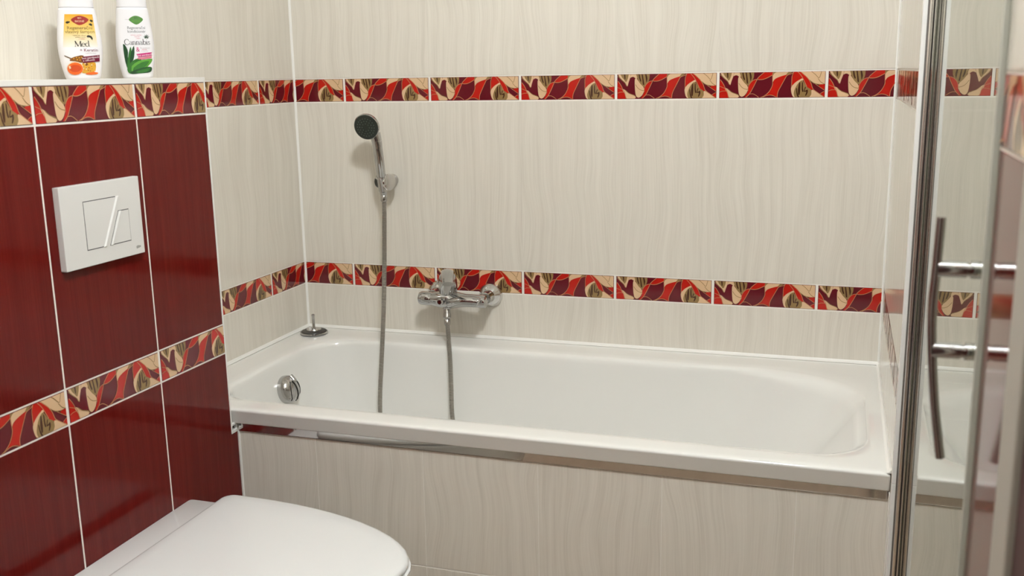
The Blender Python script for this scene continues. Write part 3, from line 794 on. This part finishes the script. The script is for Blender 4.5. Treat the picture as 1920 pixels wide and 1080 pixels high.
# shampoo print
g = conv(53.5, 147); L = Label()
A, B_, C_, D_ = g(160, 178), g(520, 190), g(582, 620), g(130, 620)
L.grid(lambda t: (D_[0]+(A[0]-D_[0])*t, C_[0]+(B_[0]-C_[0])*t), 0, 0, D_[1], A[1], 'yellow', 14, 18)
L.poly([g(*p) for p in ((240, 255), (290, 215), (350, 198), (420, 215), (470, 252), (420, 300), (350, 325), (290, 300))], 'leafred', 3)
L.text('BIO', *g(352, 240), .0042, 'cream'); L.text('BIONE', *g(352, 285), .0052, 'cream', 1.1)
for pts in (((170, 285), (190, 272), (225, 275), (230, 285), (200, 305), (178, 300)), ((480, 255), (500, 248), (525, 262), (515, 285), (490, 275)), ((465, 310), (490, 298), (515, 312), (512, 335), (485, 328)),
            ((438, 470), (460, 458), (500, 470), (518, 500), (512, 530), (500, 500), (470, 490), (445, 490))):
    L.poly([g(*p) for p in pts], 'ink')
L.text('Regenerační', *g(352, 382), .0084, 'brown', 1.06); L.text('vlasový šampon', *g(355, 432), .0084, 'brown', .98)
L.text('regeneruje, vyživuje', *g(345, 468), .0028, 'brown'); L.text('posiluje a chrání', *g(360, 492), .0028, 'brown'); L.text('s medem', *g(375, 516), .0030, 'rededge')
L.serif('Med', *g(378, 614), .0150, 'ink')
L.text('+ Keratin', *g(465, 680), .0080, 'maroon', 1.05); L.text('s panthenolem', *g(485, 708), .0032, 'paleg')
L.poly([g(*p) for p in ((140, 728), (160, 735), (260, 780), (250, 795), (150, 745))], 'stick')
L.poly([g(*p) for p in ((215, 790), (250, 760), (320, 740), (390, 735), (400, 820), (350, 830), (280, 810), (220, 805))], 'combd', 2)
for i, (x, y) in enumerate(((265, 775), (300, 760), (335, 765), (310, 790), (345, 795), (365, 760))): L.poly([g(x+9*math.cos(a), y+9*math.sin(a)) for a in (0, 1, 2.1, 3.1, 4.2, 5.2)], 'comb')
L.poly([g(*p) for p in ((380, 830), (430, 820), (500, 825), (548, 840), (545, 940), (500, 965), (380, 975), (350, 920))], 'comb', 2)
rnd = random.Random(3)
for i in range(26):
    x, y = rnd.uniform(385, 540), rnd.uniform(840, 955); r = rnd.uniform(5, 10)
    L.poly([g(x+r*math.cos(a), y+r*math.sin(a)) for a in (0, 1, 2.1, 3.1, 4.2, 5.2)], rnd.choice(['combd', 'amber', 'cream', 'combd']))
L.poly([g(280+108*math.cos(a*.3927), 905+92*math.sin(a*.3927)) for a in range(16)], 'cream')
L.poly([g(280+102*math.cos(a*.3927), 912+85*math.sin(a*.3927)) for a in range(16)], 'amber')
L.poly([g(283+78*math.cos(a*.3927), 908+50*math.sin(a*.3927)) for a in range(16)], 'honey')
L.poly([g(*p) for p in ((195, 880), (215, 868), (228, 905), (208, 915))], 'cream')
L.poly([g(*p) for p in ((410, 985), (450, 968), (520, 960), (580, 972), (560, 990), (480, 998))], 'amber', 2)
L.poly([g(*p) for p in ((375, 760), (380, 752), (602, 728), (602, 815), (390, 838), (365, 800))], 'maroon')
L.text('bez parabenů', *g(485, 775), .0048, 'white', 1.15, .09); L.text('a silikonů', *g(462, 810), .0048, 'white', 1.15, .09)
L.build(b1)
# conditioner print
g = conv(52.0, 145.8); L = Label()
L.poly([g(*p) for p in ((245, 248), (290, 210), (350, 195), (420, 212), (462, 245), (420, 288), (360, 315), (300, 292))], 'logog', 3)
L.poly([g(*p) for p in ((190, 243), (250, 246), (250, 250), (190, 247))], 'paleg')
L.text('BIO', *g(352, 235), .0042, 'dgreen'); L.text('BIONE', *g(356, 280), .0052, 'lgreen', 1.1)
L.text('Regenerační', *g(356, 375), .0074, 'grey', 1.0); L.text('kondicionér', *g(360, 425), .0076, 'grey', 1.02)
L.text('vyživuje a posiluje', *g(350, 463), .0032, 'pink'); L.text('vlasy lesk', *g(365, 485), .0030, 'pink'); L.text('a objem', *g(380, 508), .0030, 'pink')
L.serif('Cannabis', *g(368, 588), .0146, 'ink')
for a in range(7):
    an = math.radians(-15+35*a); c = (508, 492); r = 52 if 0 < a < 6 else 34
    L.poly([g(c[0], c[1]+6), g(c[0]+r*.5*math.cos(an)+6*math.sin(an), c[1]-r*.5*math.sin(an)+6*math.cos(an)), g(c[0]+r*math.cos(an), c[1]-r*math.sin(an)), g(c[0]+r*.5*math.cos(an)-6*math.sin(an), c[1]-r*.5*math.sin(an)-6*math.cos(an))], 'dgreen')
L.text('&', *g(372, 682), .0125, 'magenta')
L.text('Bio panthenol', *g(480, 640), .0036, 'paleg'); L.text('keratin', *g(472, 660), .0036, 'pink'); L.text('a vitamíny', *g(475, 680), .0034, 'paleg')
L.poly([g(*p) for p in ((345, 715), (588, 690), (586, 735), (375, 760))], 'magenta'); L.poly([g(*p) for p in ((360, 770), (585, 740), (585, 770), (350, 800))], 'pink')
L.text('bez parabenů', *g(478, 738), .0048, 'white', 1.2, .09)
for pts, k in ((((148, 575), (200, 625), (220, 690), (215, 800), (235, 960), (195, 880), (165, 760)), 'dgreen'), (((262, 612), (275, 700), (262, 850), (225, 930), (205, 860), (230, 700)), 'green'),
               (((312, 600), (318, 700), (300, 790), (255, 860), (245, 780), (270, 680)), 'dgreen'), (((205, 900), (260, 830), (340, 780), (390, 790), (420, 800), (330, 960), (260, 985), (215, 960)), 'green'),
               (((270, 880), (380, 810), (480, 790), (588, 780), (575, 830), (500, 900), (400, 960), (290, 980)), 'lgreen'), (((300, 900), (420, 830), (540, 810), (500, 870), (400, 930), (300, 970)), 'green'),
               (((250, 960), (400, 910), (520, 890), (582, 900), (575, 950), (520, 972), (380, 980), (280, 988)), 'dgreen'), (((330, 960), (430, 925), (560, 905), (520, 950), (430, 972)), 'green')):
    L.poly([g(*p) for p in pts], k, 2)
L.build(b2)

# ------------------------------------------------------------------ shower door
XG = 1.5870
sd = thing('shower_door', 'clear glass shower door with chrome wall profile and bow handle', 'shower door', (XG, -.77, FLR))
zt = 1.98
def swing(o):                                  # the leaf stands a little open, hinged at the profile
    o.rotation_euler = (0, 0, -math.atan(.007)); return o
swing(boxes('glass_pane', [((0, -.775, .03), (.005, .002, zt-.01))], glass, sd))
def ext(name, poly, z0, z1, m, parent):
    n = len(poly); v = [(x, y, z0) for x, y in poly]+[(x, y, z1) for x, y in poly]
    f = [tuple(range(n-1, -1, -1)), tuple(range(n, 2*n))]+[(i, (i+1) % n, n+(i+1) % n, n+i) for i in range(n)]
    o = mesh_obj(name, v, f, m, parent, smooth=True); sharp(o, 30); return o
def round_front(x0, x1, yb, yf, r, n=6):
    pts = [(x1, yb), (x0, yb)]
    for i in range(n+1):
        a = math.radians(180+90*i/n); pts.append((x0+r+r*math.cos(a), yf+r+r*math.sin(a)))
    for i in range(n+1):
        a = math.radians(270+90*i/n); pts.append((x1-r+r*math.cos(a), yf+r+r*math.sin(a)))
    return pts
PROFILE = mat('polished_aluminium', (.86, .84, .82), .22, 1)
ext('wall_profile', round_front(-.0112, -.0052, .018, -.005, .0029), 0, zt, PROFILE, sd)
ext('wall_profile', round_front(-.0040, -.0006, .018, -.011, .0016), 0, zt, CHROME_B, sd)
ext('profile_core', [(-.0132, .018), (-.0132, .004), (.0160, .004), (.0160, .018)], 0, zt-.001, mat('dark_rubber_lip', (.10, .085, .075), .5), sd)
swing(ext('edge_seal', round_front(-.0006, .0056, -.775, -.779, .0015), .03, zt-.01, SEAL, sd))
hy = -1.513+.77
hz = lambda z: z-FLR
bow = catmull([(1.5510-XG-.004, hy, hz(-.0685)), (1.5500-XG-.004, hy, hz(-.117)), (1.5490-XG-.004, hy, hz(-.158)), (1.5515-XG-.004, hy, hz(-.198)), (1.5570-XG-.004, hy, hz(-.250)), (1.5655-XG-.004, hy, hz(-.303))], 6)
hn = tube('handle', bow, .0060, CHROME_S, sd, n=14, flat=(1.0, .75), up=(0, 1, 0))
for z in (-.117, -.1955):
    lathe('standoff', [(.0078, 0), (.0078, .025), (.0066, .0255), (.0066, .0275), (.0084, .028), (.0084, .0345)], CHROME, hn, axis=(1, 0, 0), pos=(1.5470-XG, hy, hz(z)), n=24)

# ------------------------------------------------------------------ ceiling lamp
lm = thing('ceiling_lamp', 'round white ceiling lamp with three frosted bulbs', 'lamp', (LAMP_XYZ[0], LAMP_XYZ[1], CEIL))
lathe('lamp_base', [(.15, 0), (.15, -.012), (.14, -.018), (.02, -.020)], WHITE_PVC, lm)
BULB = emis('bulb_glow', (.915, .965, 1.0), LAMP_STRENGTH)
for k in range(3):
    a = math.radians(90+120*k); x, y = .085*math.cos(a), .085*math.sin(a)
    sk = lathe('socket', [(.018, -.015), (.018, -.045), (.014, -.050)], WHITE_PVC, lm, pos=(x, y, 0), n=24)
    n = 12
    pr = [(.013, -.050)]+[(.036*math.sin(math.radians(t)), -.085-.036*math.cos(math.radians(180-t))*-1) for t in (160, 140, 115, 90, 65, 40, 20, 5)]
    pr = [(.013, -.050)]+[(.036*math.sin(math.radians(t)), -.085+.036*math.cos(math.radians(t))) for t in (25, 45, 65, 90, 115, 140, 160, 175)]
    lathe('bulb', pr, BULB, sk, pos=(x, y, 0), n=24)
